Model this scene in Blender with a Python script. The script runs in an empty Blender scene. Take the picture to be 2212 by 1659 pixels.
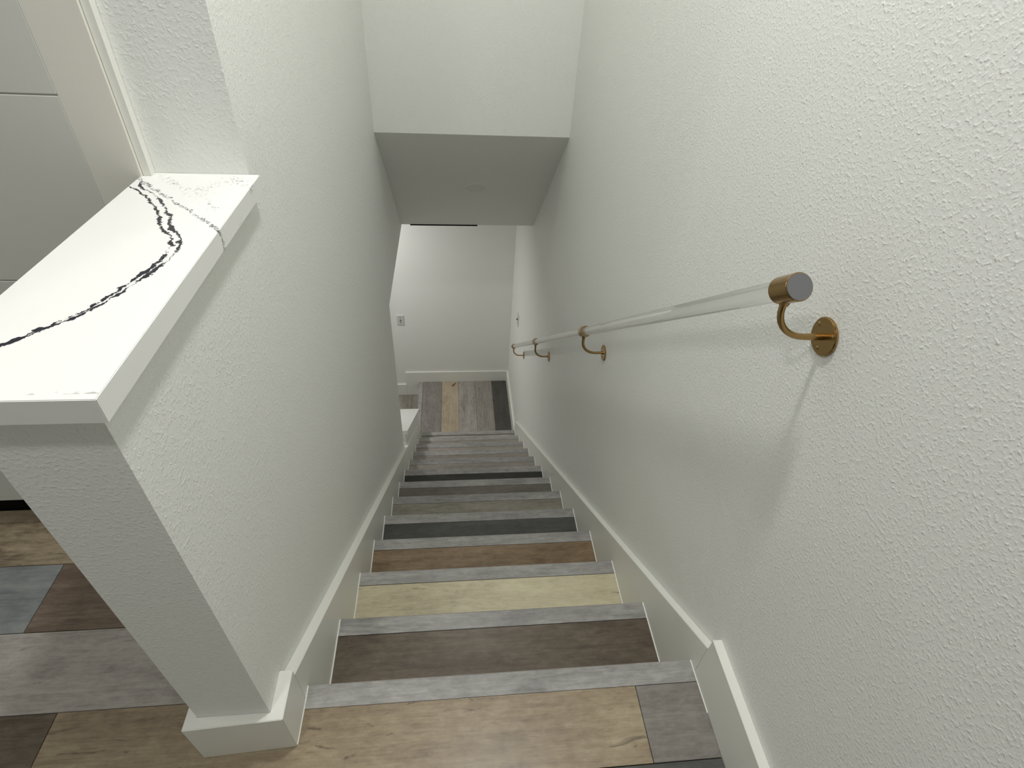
import bpy, bmesh, math, random
from mathutils import Vector, Matrix
random.seed(7)
C = bpy.context.scene.collection
scene = bpy.context.scene

# ------------------------------------------------------------------ camera
cam_d = bpy.data.cameras.new('camera'); cam = bpy.data.objects.new('camera', cam_d); C.objects.link(cam)
cam_d.sensor_fit = 'HORIZONTAL'; cam_d.sensor_width = 36.0; cam_d.lens = 19.678
cam_d.clip_start = 0.02
R_ = Vector((0.99502, -0.08600, 0.05040)); D_ = Vector((-0.01650, -0.64000, -0.76820)); F_ = Vector((0.09830, 0.76350, -0.63820))
R_.normalize(); F_ = (F_ - R_ * F_.dot(R_)).normalized(); U_ = R_.cross(F_)
cam.matrix_world = Matrix(((R_.x, U_.x, -F_.x, 0.3371), (R_.y, U_.y, -F_.y, -0.5574), (R_.z, U_.z, -F_.z, 1.3193), (0, 0, 0, 1)))
scene.camera = cam

# ------------------------------------------------------------------ world, lights, exposure
w = bpy.data.worlds.new('world'); scene.world = w; w.use_nodes = True
w.node_tree.nodes['Background'].inputs[0].default_value = (0.9, 0.95, 1.0, 1)
w.node_tree.nodes['Background'].inputs[1].default_value = 0.0
def disk(name, loc, size, power, col):
    l = bpy.data.lights.new(name, 'AREA'); l.shape = 'DISK'; l.size = size; l.energy = power; l.color = col
    o = bpy.data.objects.new(name, l); C.objects.link(o); o.location = loc
    return o
NEUT = (1.0, 0.998, 0.985)
disk('stair_downlight', (0.46, 0.28, 2.425), 0.15, 9.0, NEUT)          # recessed light above the top of the stairs
disk('hall_downlight', (-0.28, -0.68, 2.425), 0.15, 5.0, NEUT)          # recessed light behind the camera
disk('stairwell_fill', (0.43, 1.70, 2.425), 0.15, 3.0, NEUT)      # added fill light, lifts the walls further along the stairwell
disk('back_hall_fill', (0.40, -1.9, 2.425), 0.15, 1.4, NEUT)       # added fill light well behind the camera, brightens the end wall
for kx, ky in ((-1.7, -1.9), (-2.6, -0.5), (-1.5, 0.1)):
    disk('kitchen_fill', (kx, ky, 2.425), 0.2, 2.2, NEUT)          # general fill added on the kitchen side, split to soften shadow edges
disk('lower_hall_downlight', (-0.75, 3.55, -0.36), 0.15, 10.3, (1.0, 0.98, 0.97))  # recessed light of the lower hall
scene.view_settings.view_transform = 'Standard'; scene.view_settings.look = 'None'
scene.view_settings.gamma = 1.0; scene.view_settings.use_curve_mapping = False
scene.view_settings.exposure = 0.70

# ------------------------------------------------------------------ materials
def lin(c):
    return tuple((x / 255 / 12.92 if x / 255 <= 0.04045 else ((x / 255 + 0.055) / 1.055) ** 2.4) for x in c) + (1,)
class NT:
    def __init__(s, name):
        s.m = bpy.data.materials.new(name); s.m.use_nodes = True; s.t = s.m.node_tree; s.b = s.t.nodes['Principled BSDF']
    def n(s, typ, **kw):
        nd = s.t.nodes.new(typ)
        for k, v in kw.items(): setattr(nd, k, v)
        return nd
    def put(s, sock, v):
        if hasattr(v, 'is_linked') or isinstance(v, bpy.types.NodeSocket): s.t.links.new(v, sock)
        else: sock.default_value = v
    def math(s, op, a, b=None, c=None, clamp=False):
        nd = s.n('ShaderNodeMath', operation=op, use_clamp=clamp)
        s.put(nd.inputs[0], a)
        if b is not None: s.put(nd.inputs[1], b)
        if c is not None: s.put(nd.inputs[2], c)
        return nd.outputs[0]
    def noise(s, vec, scale, detail=2.0, rough=0.5, dist=0.0):
        nd = s.n('ShaderNodeTexNoise'); s.put(nd.inputs['Vector'], vec); nd.inputs['Scale'].default_value = scale
        nd.inputs['Detail'].default_value = detail; nd.inputs['Roughness'].default_value = rough; nd.inputs['Distortion'].default_value = dist
        return nd.outputs['Fac']
    def ramp(s, fac, stops):
        nd = s.n('ShaderNodeValToRGB'); s.put(nd.inputs[0], fac); e = nd.color_ramp.elements
        while len(e) < len(stops): e.new(0.5)
        for i, (p, c) in enumerate(stops): e[i].position = p; e[i].color = c
        return nd.outputs[0]
    def maprange(s, v, a, b, c, d, smooth=False):
        nd = s.n('ShaderNodeMapRange'); s.put(nd.inputs[0], v)
        if smooth: nd.interpolation_type = 'SMOOTHSTEP'
        for i, x in enumerate((a, b, c, d)): nd.inputs[i + 1].default_value = x
        return nd.outputs[0]
    def mix(s, f, a, b, blend='MIX'):
        nd = s.n('ShaderNodeMix', data_type='RGBA', blend_type=blend)
        s.put(nd.inputs[0], f); s.put(nd.inputs[6], a); s.put(nd.inputs[7], b)
        return nd.outputs[2]
    def mapping(s, vec, scale=(1, 1, 1), loc=None):
        nd = s.n('ShaderNodeMapping'); s.put(nd.inputs['Vector'], vec); nd.inputs['Scale'].default_value = scale
        if loc is not None: s.put(nd.inputs['Location'], loc)
        return nd.outputs[0]
    def bump(s, h, strength, dist):
        nd = s.n('ShaderNodeBump'); s.put(nd.inputs['Height'], h); nd.inputs['Strength'].default_value = strength
        nd.inputs['Distance'].default_value = dist
        s.t.links.new(nd.outputs[0], s.b.inputs['Normal'])
def plain(name, c, rough=0.5, metal=0.0, spec=0.5):
    k = NT(name); k.b.inputs['Base Color'].default_value = lin(c); k.b.inputs['Roughness'].default_value = rough
    k.b.inputs['Metallic'].default_value = metal; k.b.inputs['Specular IOR Level'].default_value = spec
    return k
def painted(name, c, bump_d, rough=0.55):
    k = plain(name, c, rough, spec=0.3)
    g = k.n('ShaderNodeNewGeometry').outputs['Position']
    a = k.maprange(k.noise(g, 180, 1.6, 0.6), 0.43, 0.80, 0, 1)
    h = k.math('POWER', a, 1.5)
    k.bump(h, 1.0, bump_d)
    return k.m
M = {}
M['wall'] = painted('wall_paint', (235, 236, 231), 0.0007)
M['ceiling'] = plain('ceiling_paint', (235, 236, 231), 0.6, spec=0.3).m
M['trim'] = plain('trim_paint', (232, 232, 224), 0.38, spec=0.4).m
M['caulk'] = plain('caulk', (240, 240, 234), 0.5).m
M['cabinet'] = plain('cabinet_paint', (212, 212, 205), 0.45, spec=0.3).m
M['filler'] = plain('filler_paint', (226, 224, 214), 0.45, spec=0.3).m
M['black'] = plain('black_board', (14, 14, 14), 0.7, spec=0.1).m
M['subfloor'] = plain('dark_underlay', (40, 36, 32), 0.9, spec=0.1).m
M['plate'] = plain('switch_plastic', (205, 206, 204), 0.35).m
M['toggle'] = plain('toggle_plastic', (90, 90, 90), 0.4).m
M['screw_grey'] = plain('screw_steel', (120, 120, 118), 0.35, 1.0).m
M['endcap'] = plain('grey_end_cap', (118, 118, 120), 0.6, spec=0.2).m
M['lamp_off'] = plain('lamp_lens', (226, 226, 220), 0.4).m
M['red'] = plain('red_scrap', (118, 56, 48), 0.6).m
k = plain('brushed_brass', (166, 137, 92), 0.24, 1.0)
M['brass'] = k.m
k = NT('clear_acrylic'); k.b.inputs['Base Color'].default_value = (0.97, 0.98, 0.975, 1); k.b.inputs['Roughness'].default_value = 0.0
k.b.inputs['IOR'].default_value = 1.49; k.b.inputs['Transmission Weight'].default_value = 1.0
M['acrylic'] = k.m

def wood(name, mid, dark, light, streak=0.5, knots=0.5):
    """vinyl plank: long grain along local X, blotches, a few knots"""
    k = plain(name, mid, 0.42, spec=0.35)
    tc = k.n('ShaderNodeTexCoord').outputs['Object']
    rnd = k.n('ShaderNodeObjectInfo').outputs['Random']
    cmb = k.n('ShaderNodeCombineXYZ'); k.put(cmb.inputs[0], k.math('MULTIPLY', rnd, 37.0)); k.put(cmb.inputs[1], k.math('MULTIPLY', rnd, 91.0)); k.put(cmb.inputs[2], k.math('MULTIPLY', rnd, 53.0))
    v = k.n('ShaderNodeVectorMath', operation='ADD'); k.put(v.inputs[0], tc); k.put(v.inputs[1], cmb.outputs[0]); v = v.outputs[0]
    grain = k.noise(k.mapping(v, (2.2, 30, 30)), 1.0, 5.0, 0.62, 0.7)
    blot = k.noise(k.mapping(v, (2.6, 8, 8)), 1.0, 4.0, 0.6, 0.4)
    fine = k.noise(k.mapping(v, (14, 260, 260)), 1.0, 2.0, 0.6)
    f = k.math('ADD', k.math('MULTIPLY', k.math('SUBTRACT', grain, 0.5), 1.3 * streak), k.math('MULTIPLY', k.math('SUBTRACT', blot, 0.5), 1.2))
    f = k.math('ADD', f, k.math('MULTIPLY', k.math('SUBTRACT', fine, 0.5), 0.45))
    mott = k.noise(k.mapping(v, (26, 60, 60)), 1.0, 6.0, 0.72, 0.3)
    f = k.math('ADD', f, k.math('MULTIPLY', k.math('SUBTRACT', mott, 0.5), 1.1))
    f = k.math('ADD', f, 0.5, clamp=True)
    col = k.ramp(f, [(0.08, lin(dark)), (0.5, lin(mid)), (0.92, lin(light))])
    mk = k.noise(k.mapping(v, (9, 34, 34)), 1.0, 3.0, 0.7, 1.2)
    gate = k.noise(k.mapping(v, (2.0, 5, 5)), 1.0, 1.0)
    kn = k.math('MULTIPLY', k.maprange(mk, 0.61, 0.71, 0, 1, True), k.maprange(gate, 0.44, 0.56, 0, knots, True))
    col = k.mix(kn, col, tuple(x * 0.35 for x in lin(dark)[:3]) + (1,))
    rid = k.math('ABSOLUTE', k.math('SUBTRACT', k.noise(k.mapping(v, (1.5, 17, 17)), 1.0, 4.0, 0.6, 0.5), 0.5))
    gate2 = k.noise(k.mapping(v, (1.3, 9, 9)), 1.0, 2.0)
    rl = k.math('MULTIPLY', k.maprange(rid, 0.0, 0.03, 1, 0, True), k.maprange(gate2, 0.46, 0.66, 0, 0.45 * streak + 0.1, True))
    col = k.mix(rl, col, tuple(x * 0.6 for x in lin(dark)[:3]) + (1,))
    k.put(k.b.inputs['Base Color'], col)
    k.put(k.b.inputs['Roughness'], k.maprange(fine, 0.2, 0.8, 0.26, 0.38))
    return k.m
W_ = {
 'nose':  wood('grey_nosing', (154, 152, 148), (124, 122, 119), (182, 180, 176), 0.45, 0.1),
 'tan':   wood('tan_plank', (150, 134, 110), (116, 100, 82), (174, 160, 134), 0.5, 0.6),
 'grey':  wood('grey_plank', (134, 129, 123), (110, 105, 99), (152, 148, 140), 0.5, 0.15),
 'lgrey': wood('light_grey_plank', (160, 155, 148), (124, 119, 112), (182, 177, 168), 0.55, 0.35),
 'slate': wood('slate_plank', (128, 131, 130), (104, 108, 108), (148, 151, 149), 0.45, 0.1),
 'brown': wood('brown_plank', (112, 97, 84), (84, 70, 60), (134, 120, 104), 0.6, 0.35),
 'dbrown': wood('dark_brown_plank', (96, 85, 72), (70, 60, 50), (118, 106, 91), 0.6, 0.35),
 'mbrown': wood('mid_brown_plank', (128, 108, 84), (96, 78, 58), (150, 132, 106), 0.5, 0.4),
 'beige': wood('beige_plank', (194, 185, 156), (166, 154, 128), (211, 203, 174), 0.35, 0.5),
 'char':  wood('charcoal_plank', (77, 77, 74), (60, 60, 57), (94, 94, 90), 0.4, 0.1),
 'black': wood('black_plank', (60, 60, 57), (47, 46, 44), (72, 72, 68), 0.4, 0.1),
 'taupe': wood('taupe_plank', (143, 138, 127), (115, 109, 100), (162, 157, 146), 0.6, 0.1),
 'dtaupe': wood('dark_taupe_plank', (112, 107, 101), (86, 81, 76), (128, 123, 116), 0.5, 0.2),
 'dgrey': wood('dark_grey_plank', (84, 81, 76), (68, 65, 61), (98, 95, 90), 0.4, 0.1),
 'sand': wood('sand_plank', (176, 163, 140), (150, 137, 116), (192, 180, 156), 0.4, 0.3),
 'ptaupe': wood('pinkish_taupe_plank', (147, 141, 133), (120, 114, 107), (168, 162, 154), 0.6, 0.1),
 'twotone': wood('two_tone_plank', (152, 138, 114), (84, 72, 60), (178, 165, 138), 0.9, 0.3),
}
# quartz: white slab with a forked dark vein, a thin grey vein and a few specks
def quartz():
    k = plain('white_quartz', (240, 240, 236), 0.3, spec=0.4)
    tc = k.n('ShaderNodeTexCoord').outputs['Object']
    sep = k.n('ShaderNodeSeparateXYZ'); k.put(sep.inputs[0], tc)
    def val(scale, detail=3.0, dx=0.0, rough=0.6):
        return k.math('SUBTRACT', k.noise(k.mapping(tc, (1, 1, 1), (dx, dx * 1.7, dx * 0.3)), scale, detail, rough), 0.5)
    X = k.math('ADD', sep.outputs[0], -0.1); Y = sep.outputs[1]
    X = k.math('ADD', X, k.math('MULTIPLY', val(9, 2.0), 0.018))
    X = k.math('ADD', X, k.math('MULTIPLY', val(80, 4.0, 3.1, 0.75), 0.020))
    Yd = k.math('ADD', Y, k.math('MULTIPLY', val(45, 3.0, 7.7), 0.012))
    fc = k.n('ShaderNodeFloatCurve')
    pts = [(-0.13, -0.205), (-0.078, -0.2), (-0.055, -0.165), (-0.035, -0.1415), (-0.014, -0.1256), (0.0174, -0.0987), (0.05, -0.0787), (0.1036, -0.0588), (0.15, -0.0485),
           (0.1835, -0.0476), (0.219, -0.0566), (0.2566, -0.0815), (0.297, -0.0996), (0.349, -0.129), (0.396, -0.165), (0.4254, -0.1945), (0.49, -0.2)]
    P = [((y + 0.13) / 0.62, (x + 0.2) / 0.2) for y, x in pts]
    cu = fc.mapping.curves[0]
    while len(cu.points) < len(P): cu.points.new(0.5, 0.5)
    for p, (a, b) in zip(cu.points, P): p.location = (a, b)
    fc.mapping.update()
    k.put(fc.inputs['Value'], k.math('DIVIDE', k.math('ADD', Yd, 0.13), 0.62))
    xv = k.math('SUBTRACT', k.math('MULTIPLY', fc.outputs[0], 0.2), 0.2)
    d = k.math('SUBTRACT', X, xv)
    sepw = k.maprange(Y, 0.0, 0.36, 0.0021, 0.0085)
    def line(dd, seed, wmin, wmax):
        wd = k.maprange(k.math('ADD', val(38, 3.0, seed), 0.5), 0.38, 0.66, wmin, wmax)
        return k.math('SUBTRACT', 1.0, k.math('MULTIPLY', k.math('SUBTRACT', k.math('ABSOLUTE', dd), wd), 1600.0), clamp=True)
    rng = k.math('MULTIPLY', k.math('GREATER_THAN', Y, -0.085), k.math('LESS_THAN', Y, 0.44))
    m = k.math('MAXIMUM', line(k.math('SUBTRACT', d, sepw), 11.0, 0.0003, 0.0044), line(k.math('ADD', d, sepw), 23.0, 0.0, 0.0044))
    m = k.math('MULTIPLY', m, rng)
    # thin vein
    xb = k.math('ADD', k.math('MULTIPLY', k.math('SUBTRACT', 0.451, Yd), 0.954), -0.197)
    speck = k.maprange(k.noise(tc, 330, 3.0), 0.42, 0.60, 0, 1)
    mb = k.math('MULTIPLY', line(k.math('SUBTRACT', X, xb), 31.0, 0.0016, 0.0066), speck)
    # specks behind it
    far = k.maprange(k.math('ADD', k.math('SUBTRACT', X, xb), 0.0), 0.02, 0.06, 0, 1, True)
    patch = k.maprange(k.noise(tc, 16, 2.0), 0.46, 0.60, 0, 1)
    mc = k.math('MULTIPLY', k.math('MULTIPLY', far, patch), k.maprange(k.noise(tc, 210, 3.0), 0.56, 0.64, 0, 0.9))
    mc = k.math('MULTIPLY', mc, k.math('GREATER_THAN', Y, 0.28))
    fr = k.math('MULTIPLY', k.maprange(k.math('ABSOLUTE', k.math('SUBTRACT', Y, -0.1135)), 0.0012, 0.003, 1, 0), k.maprange(k.noise(k.mapping(tc, (60, 160, 1)), 1.0, 2.0), 0.57, 0.62, 0, 0.6))
    mc = k.math('MAXIMUM', mc, fr)
    col = k.mix(mb, lin((240, 240, 236)), lin((84, 84, 90)))
    col = k.mix(mc, col, lin((130, 130, 128)))
    col = k.mix(m, col, lin((34, 35, 44)))
    k.put(k.b.inputs['Base Color'], col)
    return k.m
M['quartz'] = quartz()
M['quartz_plain'] = plain('white_quartz_small', (240, 240, 236), 0.2).m

# ------------------------------------------------------------------ mesh helpers
def link(name, bm, mat, parent=None, loc=(0, 0, 0), smooth=False, rot=None):
    """bm in WORLD coordinates; origin is put at loc"""
    bmesh.ops.translate(bm, verts=bm.verts, vec=-Vector(loc))
    bmesh.ops.recalc_face_normals(bm, faces=bm.faces)
    me = bpy.data.meshes.new(name); bm.to_mesh(me); bm.free()
    me.materials.append(mat)
    if smooth:
        for p in me.polygons: p.use_smooth = True
    o = bpy.data.objects.new(name, me); C.objects.link(o)
    o.location = loc
    if rot is not None: o.rotation_euler = rot
    if parent is not None:
        o.parent = parent; o.location = Vector(loc) - world_loc(parent)
    return o
def world_loc(o):
    v = Vector(o.location)
    while o.parent: o = o.parent; v += Vector(o.location)
    return v
def box(x0, x1, y0, y1, z0, z1, bev=0.0, bm=None):
    bm2 = bmesh.new()
    bmesh.ops.create_cube(bm2, size=1.0)
    for v in bm2.verts:
        v.co = Vector(((x0 + x1) / 2 + v.co.x * (x1 - x0), (y0 + y1) / 2 + v.co.y * (y1 - y0), (z0 + z1) / 2 + v.co.z * (z1 - z0)))
    if bev: bmesh.ops.bevel(bm2, geom=bm2.edges[:], offset=bev, segments=1, affect='EDGES')
    if bm is None: return bm2
    me = bpy.data.meshes.new('t'); bm2.to_mesh(me); bm2.free(); bm.from_mesh(me); bpy.data.meshes.remove(me)
    return bm
def prism(pts, axis, a, b, bev=0.0, bm=None):
    """polygon pts in the two other axes (in xyz order), extruded along axis from a to b"""
    bm2 = bmesh.new()
    def mk(p, t):
        if axis == 0: return (t, p[0], p[1])
        if axis == 1: return (p[0], t, p[1])
        return (p[0], p[1], t)
    va = [bm2.verts.new(mk(p, a)) for p in pts]; vb = [bm2.verts.new(mk(p, b)) for p in pts]
    n = len(pts)
    bm2.faces.new(va); bm2.faces.new(vb[::-1])
    for i in range(n): bm2.faces.new((va[i], vb[i], vb[(i + 1) % n], va[(i + 1) % n]))
    bmesh.ops.recalc_face_normals(bm2, faces=bm2.faces)
    if bev: bmesh.ops.bevel(bm2, geom=bm2.edges[:], offset=bev, segments=2, affect='EDGES')
    if bm is None: return bm2
    me = bpy.data.meshes.new('t'); bm2.to_mesh(me); bm2.free(); bm.from_mesh(me); bpy.data.meshes.remove(me)
    return bm
def cyl(p, q, r, seg=32, r2=None, caps=True, bev=0.0):
    """cylinder from p to q"""
    p, q = Vector(p), Vector(q); d = q - p
    bm2 = bmesh.new()
    bmesh.ops.create_cone(bm2, cap_ends=caps, segments=seg, radius1=r, radius2=r if r2 is None else r2, depth=d.length)
    if bev:
        es = [e for e in bm2.edges if abs(e.verts[0].co.z - e.verts[1].co.z) < 1e-6]
        bmesh.ops.bevel(bm2, geom=es, offset=bev, segments=3, affect='EDGES')
    mt = Matrix.Translation((p + q) / 2) @ d.to_track_quat('Z', 'Y').to_matrix().to_4x4()
    bmesh.ops.transform(bm2, matrix=mt, verts=bm2.verts)
    return bm2
def sweep(path, r, seg=14):
    bm2 = bmesh.new(); rings = []
    n = len(path); path = [Vector(p) for p in path]
    up = Vector((0, 1, 0))
    for i, p in enumerate(path):
        t = (path[min(i + 1, n - 1)] - path[max(i - 1, 0)]).normalized()
        s = t.cross(up).normalized(); u = s.cross(t).normalized()
        rr = r[i] if isinstance(r, list) else r
        rings.append([bm2.verts.new(p + rr * (math.cos(2 * math.pi * j / seg) * s + math.sin(2 * math.pi * j / seg) * u)) for j in range(seg)])
    for a, b in zip(rings, rings[1:]):
        for j in range(seg): bm2.faces.new((a[j], a[(j + 1) % seg], b[(j + 1) % seg], b[j]))
    bm2.faces.new(rings[0][::-1]); bm2.faces.new(rings[-1])
    return bm2
def struct(name, bm, mat, loc=(0, 0, 0)):
    o = link(name, bm, mat, None, loc); o['kind'] = 'structure'
    return o
def tag(o, label, cat, group=None):
    o['label'] = label; o['category'] = cat
    if group: o['group'] = group
    return o
def empty(name, loc, label, cat, group=None):
    o = bpy.data.objects.new(name, None); C.objects.link(o); o.location = loc
    return tag(o, label, cat, group)
def shade_auto(o, ang=35):
    me = o.data
    for p in me.polygons: p.use_smooth = True
    bm = bmesh.new(); bm.from_mesh(me)
    for e in bm.edges:
        if len(e.link_faces) == 2 and e.calc_face_angle() > math.radians(ang): e.smooth = False
    bm.to_mesh(me); bm.free()

# ------------------------------------------------------------------ dimensions
W = 0.875; XL = -0.025; XR = 0.895; RUN = 0.267; RISE = 0.19742; CEIL = 2.43
def ny(i): return 0.0 if i == 0 else i * RUN - 0.00467
def nz(i): return 0.0 if i == 0 else -(0.21329 + (i - 1) * RISE)
ZL = nz(13); ZLOW = -2.765; LC = -0.345   # landing, lower hall floor, lower ceiling
SK = lambda y: -0.019 - 0.7394 * y        # nosing line

# ------------------------------------------------------------------ walls and ceilings
struct('wall_right', box(XR, XR + 0.12, -3.0, 4.30, -2.9, CEIL + 0.1), M['wall'])
struct('wall_left', prism([(0.481, -2.9), (2.13, -2.9), (2.13, LC), (3.6, LC), (3.6, CEIL), (0.481, CEIL)], 0, -0.181, XL), M['wall'])
struct('wall_half', prism([(-0.106, -0.25), (0.481, -0.75), (0.481, 0.9145), (-0.106, 0.9145)], 0, -0.157, XL), M['wall'])
capz = lambda y: -1.455 - 0.7065 * (y - 2.275)
struct('wall_half_lower', prism([(2.13, -2.9), (3.28, -2.9), (3.28, capz(3.28) - 0.037), (2.265, capz(2.265) - 0.037), (2.265, capz(2.265) - 0.11), (2.13, capz(2.265) - 0.11)], 0, -0.157, XL), M['wall'])
struct('wall_stair_end', box(XL - 0.01, XR, 2.2247, 2.34, 0.528, CEIL), M['wall'])
SN = Vector((0, 0.868, 0.955)).normalized()
struct('ceiling_sloped', prism([(2.2247, 0.528), (3.18, LC), (3.30, LC), (3.30, LC + 0.02), (2.36, 0.60), (2.30, 0.529)], 0, XL - 0.01, XR), M['ceiling'])
struct('ceiling_lower', box(-1.9, XR, 3.30, 4.30, LC, LC + 0.1), M['ceiling'])
struct('ceiling_lower_hall', box(-1.9, -0.181, 1.5, 3.30, LC, LC + 0.1), M['ceiling'])
struct('wall_far', box(-1.9, XR, 4.187, 4.30, -2.9, LC), M['ceiling'])
struct('wall_lower_left', box(-2.0, -1.9, 1.5, 4.30, -2.9, LC + 0.1), M['ceiling'])
struct('wall_lower_back', box(-1.9, -0.181, 1.4, 1.5, -2.9, LC + 0.1), M['ceiling'])
struct('ceiling', box(-3.6, XR, -3.0, 2.34, CEIL, CEIL + 0.1), M['ceiling'])
struct('wall_back', box(-3.6, XR, -3.1, -3.0, -0.02, CEIL), M['ceiling'])
struct('wall_kitchen_left', box(-3.7, -3.6, -3.0, 1.2, -0.02, CEIL), M['ceiling'])
struct('wall_kitchen_end', box(-3.6, -0.181, 1.10, 1.2, -0.02, CEIL), M['ceiling'])
gap = link('edge_gap', box(0.034, 0.50, 3.176, 3.1815, LC - 0.006, LC + 0.006), M['black'], bpy.data.objects['ceiling_sloped'], (0.267, 3.179, LC))
gap['label'] = 'thin black gap along the lower edge'

# ------------------------------------------------------------------ trims
bm = box(XR - 0.0205, XR, -3.0, -0.0293, -0.01, 0.153, 0.0012)
struct('baseboard_right', bm, M['trim'])
struct('trim_1', prism([(-0.0293, SK(-0.0293) + 0.112), (3.225, SK(3.225) + 0.105), (3.225, ZL - 0.05), (2.9, ZL - 0.05), (-0.0293, -0.45)], 0, XR - 0.0205, XR, 0.0012), M['trim'])
struct('baseboard_landing_right', box(XR - 0.0205, XR, 3.2252, 4.1865, ZL - 0.02, ZL + 0.128, 0.0012), M['trim'])
struct('trim_2', prism([(-0.0298, SK(-0.0298) + 0.116), (3.10, SK(3.10) + 0.135), (3.10, ZL - 0.05), (2.9, ZL - 0.05), (-0.0298, -0.45)], 0, XL, 0.0, 0.0012), M['trim'])
bm = prism([(-0.178, -0.1285), (0.0008, -0.1208), (0.0008, -0.030), (XL, -0.030), (XL, -0.106), (-0.157, -0.106), (-0.157, 0.45), (-0.178, 0.45)], 2, 0.0, 0.141, 0.0012)
struct('baseboard_half_wall', bm, M['trim'])
struct('baseboard_far', prism([(-0.205, ZLOW), (-0.07, ZLOW), (-0.07, ZL - 0.02), (0.8745, ZL - 0.02), (0.8745, ZL + 0.130), (-0.205, ZL + 0.130)], 1, 4.1716, 4.187, 0.001), M['trim'])
struct('baseboard_far_lower', box(-1.9, -0.2055, 4.1716, 4.187, ZLOW, ZLOW + 0.148, 0.001), M['trim'])
struct('trim_3', box(-0.196, -0.1812, 0.4665, 0.60, 0.0, CEIL, 0.0012), M['trim'])          # corner strip beside the wall end
struct('trim_4', box(-0.2755, -0.1962, 0.4602, 0.60, 0.0, CEIL), M['filler'])                # filler panel next to the cabinet

# ------------------------------------------------------------------ planks
def plank(parent, name, kind, x0, x1, y0, y1, ztop, th=0.011, along='x', bev=0.0009):
    """one board; grain runs along its local x"""
    lx, ly = (x1 - x0, y1 - y0) if along == 'x' else (y1 - y0, x1 - x0)
    bm = box(-lx / 2, lx / 2, -ly / 2, ly / 2, -th, 0, bev)
    o = link(name, bm, W_[kind], parent)
    o.location = Vector(((x0 + x1) / 2, (y0 + y1) / 2, ztop)) - world_loc(parent)
    if along == 'y': o.rotation_euler.z = math.pi / 2
    return o
G = 0.0008
# upper floor
bm = box(-3.6, XR, -3.0, -0.03, -0.06, -0.0112); box(-3.6, -0.157, -0.03, 1.10, -0.06, -0.0112, 0, bm)
floor = struct('floor', bm, M['subfloor'])
Y0 = -0.2030; PW = 0.1796
kinds = ['tan', 'lgrey', 'brown', 'slate', 'grey', 'dtaupe', 'beige', 'taupe']
rows = {
 0: [(-1.72, -0.5021, 'dbrown'), (-0.5021, 0.7278, 'tan'), (0.7278, 0.8748, 'grey')],
 1: [(-1.3, -0.157, 'lgrey')],
 2: [(-1.885, -0.6650, 'slate'), (-0.6650, -0.157, 'brown')],
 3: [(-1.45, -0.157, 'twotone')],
 4: [(-2.2, -1.04, 'tan')], 5: [(-1.7, -1.04, 'grey')], 6: [(-2.0, -1.04, 'brown')],
 -1: [(-0.9, 0.33, 'taupe'), (0.33, 0.8748, 'char')],
 -2: [(-0.6, 0.62, 'lgrey'), (0.62, 0.8748, 'brown')],
 -3: [(-1.0, 0.22, 'beige'), (0.22, 0.8748, 'slate')],
 -4: [(-0.7, 0.5, 'dtaupe'), (0.5, 0.8748, 'tan')],
}
for r, ps in rows.items():
    ya, yb = Y0 + r * PW, Y0 + (r + 1) * PW
    x = ps[0][0]; i = r
    ext = [(x - 1.22, x, kinds[(r * 3 + 1) % 8]), (x - 2.44, x - 1.22, kinds[(r * 3 + 4) % 8])]
    for a, b, kd in ps + ext:
        a = max(a, -3.59)
        if b - a < 0.05: continue
        yb2 = yb
        if r == 0 and b > -0.3:                      # ripped to the nosing between the walls
            if kd == 'tan':
                bm = bmesh.new(); cx, cy = (a + b) / 2, (ya + yb) / 2
                pts = [(a + G, ya + G), (b - G, ya + G), (b - G, -0.0515), (-0.10, -0.0515), (-0.10, yb - G), (a + G, yb - G)]
                o = link('plank', prism([(p[0] - cx, p[1] - cy) for p in pts], 2, -0.011, 0, 0), W_['tan'], floor)
                o.location = (cx, cy, 0); continue
            yb2 = -0.0507
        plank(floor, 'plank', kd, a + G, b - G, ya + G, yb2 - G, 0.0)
# landing
bm = box(-0.05, XR, 3.20, 4.187, ZL - 0.10, ZL - 0.0112)
landing = struct('floor_landing', bm, M['subfloor'])
lx = [-0.0225, 0.178, 0.355, 0.535, 0.7145, 0.8745]
for a, b, kd in zip(lx, lx[1:], ['grey', 'sand', 'lgrey', 'ptaupe', 'dgrey']):
    plank(landing, 'plank', kd, a + G, b - G, 3.216, 4.1712, ZL, along='y')
plank(landing, 'nosing', 'nose', -0.0665, -0.0225 - G, 3.285, 4.1712, ZL, 0.02, 'y', 0.003)
# lower hall
bm = box(-1.9, -0.045, 1.5, 4.187, ZLOW - 0.1, ZLOW - 0.0112)
lower = struct('floor_lower_hall', bm, M['subfloor'])
struct('trim_5', box(-0.05, -0.0445, 3.285, 4.17, ZLOW, ZL - 0.02), M['trim'])
xs = [-0.0505, -0.152, -0.332, -0.512, -0.692, -0.872, -1.052, -1.232, -1.412, -1.592, -1.772, -1.895]
for i, (b, a) in enumerate(zip(xs, xs[1:])):
    plank(lower, 'plank', ['taupe', 'lgrey', 'grey', 'dtaupe', 'tan', 'slate'][i % 6], a + G, b - G, 2.14 if a > -0.17 else 1.51, 4.171, ZLOW, along='y') if b < -0.16 else plank(lower, 'plank', 'taupe', a + G, b - G, 3.285, 4.171, ZLOW, along='y')

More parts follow.
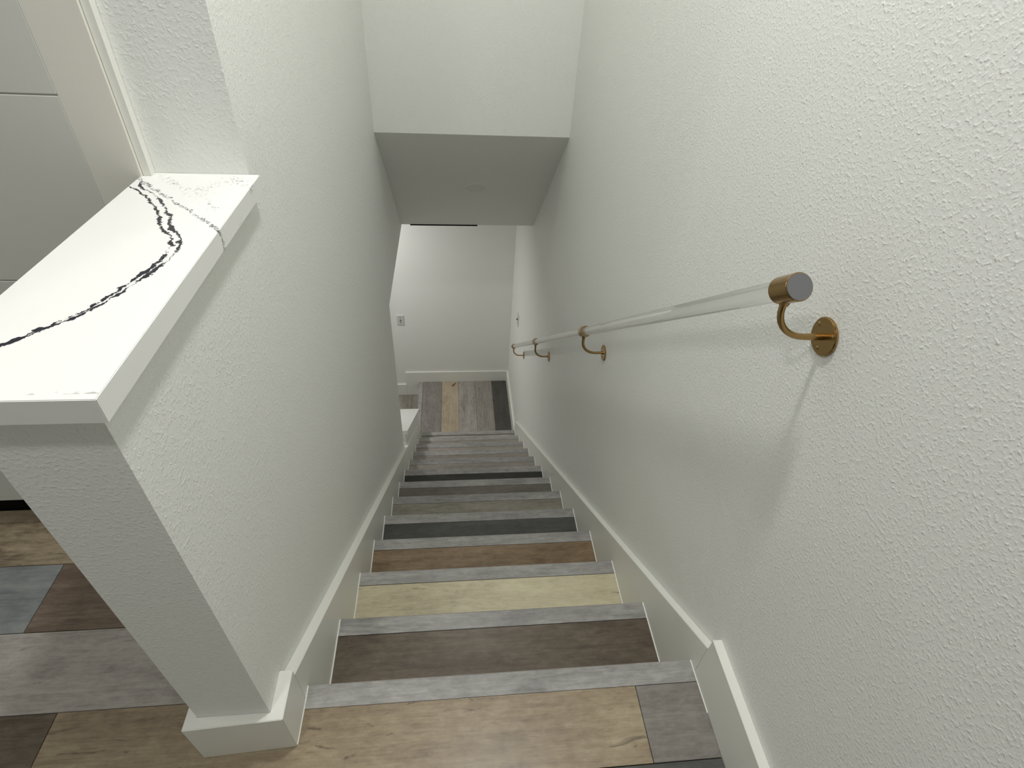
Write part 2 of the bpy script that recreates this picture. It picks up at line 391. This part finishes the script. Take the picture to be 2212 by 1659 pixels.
# ------------------------------------------------------------------ staircase
st = empty('staircase', (W / 2, 1.6, ZL), 'staircase of mixed grey, brown and charcoal plank treads going down between the walls', 'staircase')
tk = {1: 'dbrown', 2: 'beige', 3: 'mbrown', 4: 'char', 5: 'taupe', 6: 'dtaupe', 7: 'black', 8: 'ptaupe', 9: 'ptaupe', 10: 'ptaupe', 11: 'ptaupe', 12: 'lgrey'}
def nosing_mesh():
    # profile in y-z, rounded front, extruded along local x
    pts = [(-0.0505, 0.0)]
    for a in range(0, 91, 18): pts.append((-0.006 + 0.006 * math.sin(math.radians(a)), -0.006 + 0.006 * math.cos(math.radians(a))))
    pts += [(0, -0.022), (-0.004, -0.026), (-0.03, -0.026), (-0.03, -0.011), (-0.0505, -0.011)]
    bm = prism(pts, 0, -W / 2 + 0.0012, W / 2 - 0.0012)
    bmesh.ops.recalc_face_normals(bm, faces=bm.faces)
    me = bpy.data.meshes.new('nosing'); bm.to_mesh(me); bm.free(); me.materials.append(W_['nose']); return me
nm = nosing_mesh()
for i in range(0, 13):
    o = bpy.data.objects.new('nosing', nm); C.objects.link(o); o.parent = st
    o.location = Vector((W / 2, ny(i), nz(i))) - world_loc(st)
    # riser under this nosing
    link('riser', box(0.001, W - 0.001, ny(i) - 0.030, ny(i) - 0.020, nz(i + 1) - 0.011, nz(i) - 0.0262 if i else -0.0262), M['trim'], st, (W / 2, ny(i) - 0.025, nz(i + 1)))
    if i == 0: continue
    ya, yb = ny(i - 1) - 0.0196, ny(i) - 0.0512
    plank(st, 'tread', tk[i], 0.0012, W - 0.0012, ya, yb - (0.007 if i == 12 else G), nz(i), 0.011)
    link('tread_base', box(0.001, W - 0.001, ya, ny(i) - 0.0305, nz(i) - 0.03, nz(i) - 0.0115), M['subfloor'], st, (W / 2, yb, nz(i) - 0.03))
    for xa, xb in ((0.0, 0.0032), (W - 0.0032, W)):
        link('caulk_line', box(xa, xb, ya, ny(i) - 0.003, nz(i) - 0.002, nz(i) + 0.0022, 0.0008), M['caulk'], st, (xa, yb, nz(i)))
for xa, xb in ((0.0, 0.0026), (W - 0.0026, W)):
    link('caulk_line', box(xa, xb, -0.118, -0.003, -0.002, 0.0018, 0.0008), M['caulk'], st, (xa, -0.05, 0))

# ------------------------------------------------------------------ stone caps
capL = [(-0.0065, -0.1245), (-0.0065, 0.481), (-0.183, 0.481), (-0.183, 0.466), (-0.200, 0.466), (-0.200, -0.1245)]
bm = prism(capL, 2, 0.915, 0.9465, 0.0009)
cap = link('stone_cap', bm, M['quartz'], None, (-0.1, 0.0, 0.915)); shade_auto(cap, 50)
for p_ in cap.data.polygons: p_.use_smooth = False
tag(cap, 'white quartz cap with black forked vein on the half wall beside the stair top', 'stone cap')
bm = prism([(2.262, capz(2.262)), (3.283, capz(3.283)), (3.283, capz(3.283) - 0.036), (2.262, capz(2.262) - 0.036)], 0, -0.2, -0.0085, 0.0015)
cap2 = link('stone_cap', bm, M['quartz_plain'], None, (-0.1, 2.77, capz(2.77) - 0.036))
tag(cap2, 'sloping plain white stone cap on the low wall at the stair bottom', 'stone cap')

# ------------------------------------------------------------------ kitchen cabinet
cab = empty('tall_cabinet', (-0.655, 0.78, 0.0), 'tall pale grey cabinet with flat drawer fronts and black toe kick behind the half wall', 'cabinet')
def cpart(name, bm, mat): return link(name, bm, mat, cab, (-0.655, 0.78, 0.0))
cpart('body', box(-1.035, -0.2760, 0.4632, 1.095, 0.107, 2.30), M['cabinet'])
cpart('toe_kick', box(-1.035, -0.2752, 0.5165, 1.09, 0.0005, 0.107), M['black'])
for z0, z1 in ((0.107, 0.7435), (0.7455, 1.0708), (1.0730, 1.68), (1.682, 2.30)):
    cpart('drawer_front' if z1 < 1.1 else 'door', box(-1.034, -0.2760, 0.460, 0.4636, z0, z1, 0.0010), M['cabinet'])

# ------------------------------------------------------------------ handrail
RX = 0.807; TH = math.atan(0.7585); rd = Vector((0, math.cos(TH), -math.sin(TH)))
plates = [(0.0954, 0.857), (1.108, 0.074), (2.112, -0.700), (3.125, -1.452)]
P0 = Vector((RX, 0.098, 0.938))
hr = empty('handrail', (XR, 1.6, -0.3), 'clear acrylic handrail on four brass brackets along the right wall', 'handrail')
def hpart(name, bm, mat, par, loc): 
    o = link(name, bm, mat, par, loc); shade_auto(o); return o
def rail_pt(y): return P0 + rd * ((y - P0.y) / rd.y)
end = rail_pt(plates[3][0] + 0.012)
hpart('rail', cyl(P0 + rd * -0.02, end + rd * 0.018, 0.0157, 48), M['acrylic'], hr, tuple(P0))
for bi, (py, pz) in enumerate(plates):
    c = rail_pt(py + 0.002)
    bot = c + Vector((0, 0, -0.0195 / math.cos(TH) * 0.98)); plate = Vector((XR, py, pz))
    # arm: out of the wall plate, then a quarter bend up to the collar
    path = [plate + Vector((-0.002, 0, 0))]
    bend = plate.z; R1 = min(0.052, bot.z - bend - 0.004)
    path.append(Vector((RX + R1, py, bend)))
    for a in range(10, 91, 10):
        t = math.radians(a)
        path.append(Vector((RX + R1 - R1 * math.sin(t), py + (bot.y - py) * a / 90, bend + R1 * (1 - math.cos(t)))))
    path += [Vector((RX, bot.y, (path[-1].z + bot.z) / 2)), Vector((RX, bot.y, bot.z - 0.002)), Vector((RX, bot.y, bot.z + 0.006))]
    rr = [0.0058, 0.005] + [0.0050] * 9 + [0.0052, 0.0068, 0.009]
    br = hpart('bracket', sweep(path, rr), M['brass'], hr, tuple(plate))
    L = 0.022
    a0, a1 = c - rd * L, c + rd * L
    # collar: open tube
    bm = bmesh.new(); seg = 40; prof = [(-L, 0.0160), (-L, 0.0196), (-L + 0.0008, 0.0203), (L - 0.0008, 0.0203), (L, 0.0196), (L, 0.0160)]
    s = Vector((1, 0, 0)); u = s.cross(rd)
    rings = [[bm.verts.new(c + rd * t + r * (math.cos(2 * math.pi * j / seg) * s + math.sin(2 * math.pi * j / seg) * u)) for j in range(seg)] for t, r in prof]
    for q in range(len(prof)):
        A, B = rings[q], rings[(q + 1) % len(prof)]
        for j in range(seg): bm.faces.new((A[j], A[(j + 1) % seg], B[(j + 1) % seg], B[j]))
    hpart('collar', bm, M['brass'], br, tuple(c))
    hpart('wall_plate', cyl(plate + Vector((0.0, 0, 0)), plate + Vector((-0.0055, 0, 0)), 0.030, 40, bev=0.0016), M['brass'], br, tuple(plate))
    for sa in (90 + 180, 30, 150):
        p = plate + Vector((-0.0055, 0.0215 * math.cos(math.radians(sa)), 0.0215 * math.sin(math.radians(sa))))
        hpart('screw', cyl(p, p + Vector((-0.0012, 0, 0)), 0.0038, 14, r2=0.0026), M['brass'], br, tuple(p))
    if bi == 0:
        e = hpart('end_cap', cyl(a0 - rd * 0.0012, a0 + rd * 0.0015, 0.0186, 40), M['endcap'], br, tuple(a0))
        e['label'] = 'flat grey end cap'

# ------------------------------------------------------------------ switches
def switch(c, n, label):
    """plate centred at c on a wall whose outward normal is n ('-y' or '-x')"""
    o = empty('light_switch', c, label, 'light switch', 'light switches at the landing')
    def bb(name, w0, w1, d0, d1, z0, z1, mat, bev=0.0):
        if n == '-y': bm = box(c[0] + w0, c[0] + w1, c[1] - d1, c[1] - d0, c[2] + z0, c[2] + z1, bev)
        else: bm = box(c[0] - d1, c[0] - d0, c[1] + w0, c[1] + w1, c[2] + z0, c[2] + z1, bev)
        return link(name, bm, mat, o, c)
    bb('plate', -0.035, 0.035, 0, 0.006, -0.0575, 0.0575, M['plate'], 0.002)
    bb('toggle', -0.005, 0.005, 0.006, 0.017, -0.004, 0.010, M['toggle'], 0.001)
    for z in (-0.030, 0.030): bb('screw', -0.004, 0.004, 0.006, 0.0075, z - 0.004, z + 0.004, M['screw_grey'], 0.001)
switch((-0.208, 4.187, -1.795), '-y', 'white toggle switch plate on the far wall left of the landing')
switch((XR, 3.63, -1.43), '-x', 'white toggle switch plate on the right wall above the last rail bracket')

# ------------------------------------------------------------------ ceiling disc and floor scrap
cpt = Vector((0.464, 2.686, 0)); cpt.z = 0.528 - (2.686 - 2.2247) * (0.873 / 0.9553)
n = Vector((0, -0.873, -0.9553)).normalized()
dl = empty('recessed_light', tuple(cpt), 'small round white recessed light, switched off, in the sloped ceiling', 'ceiling light')
o = link('trim_ring', cyl(cpt - n * 0.001, cpt + n * 0.006, 0.070, 48, r2=0.062), M['trim'], dl, tuple(cpt)); shade_auto(o)
o = link('lens', cyl(cpt + n * 0.004, cpt + n * 0.0075, 0.052, 48), M['lamp_off'], dl, tuple(cpt)); shade_auto(o)
bm = prism([(0.286, 4.092), (0.297, 4.086), (0.312, 4.112), (0.330, 4.138), (0.322, 4.144), (0.305, 4.124), (0.292, 4.112)], 2, ZL + 0.0004, ZL + 0.003, 0.0006)
tag(link('floor_scrap', bm, M['red'], None, (0.306, 4.115, ZL)), 'small dark red scrap on the beige landing board by the baseboard', 'scrap')
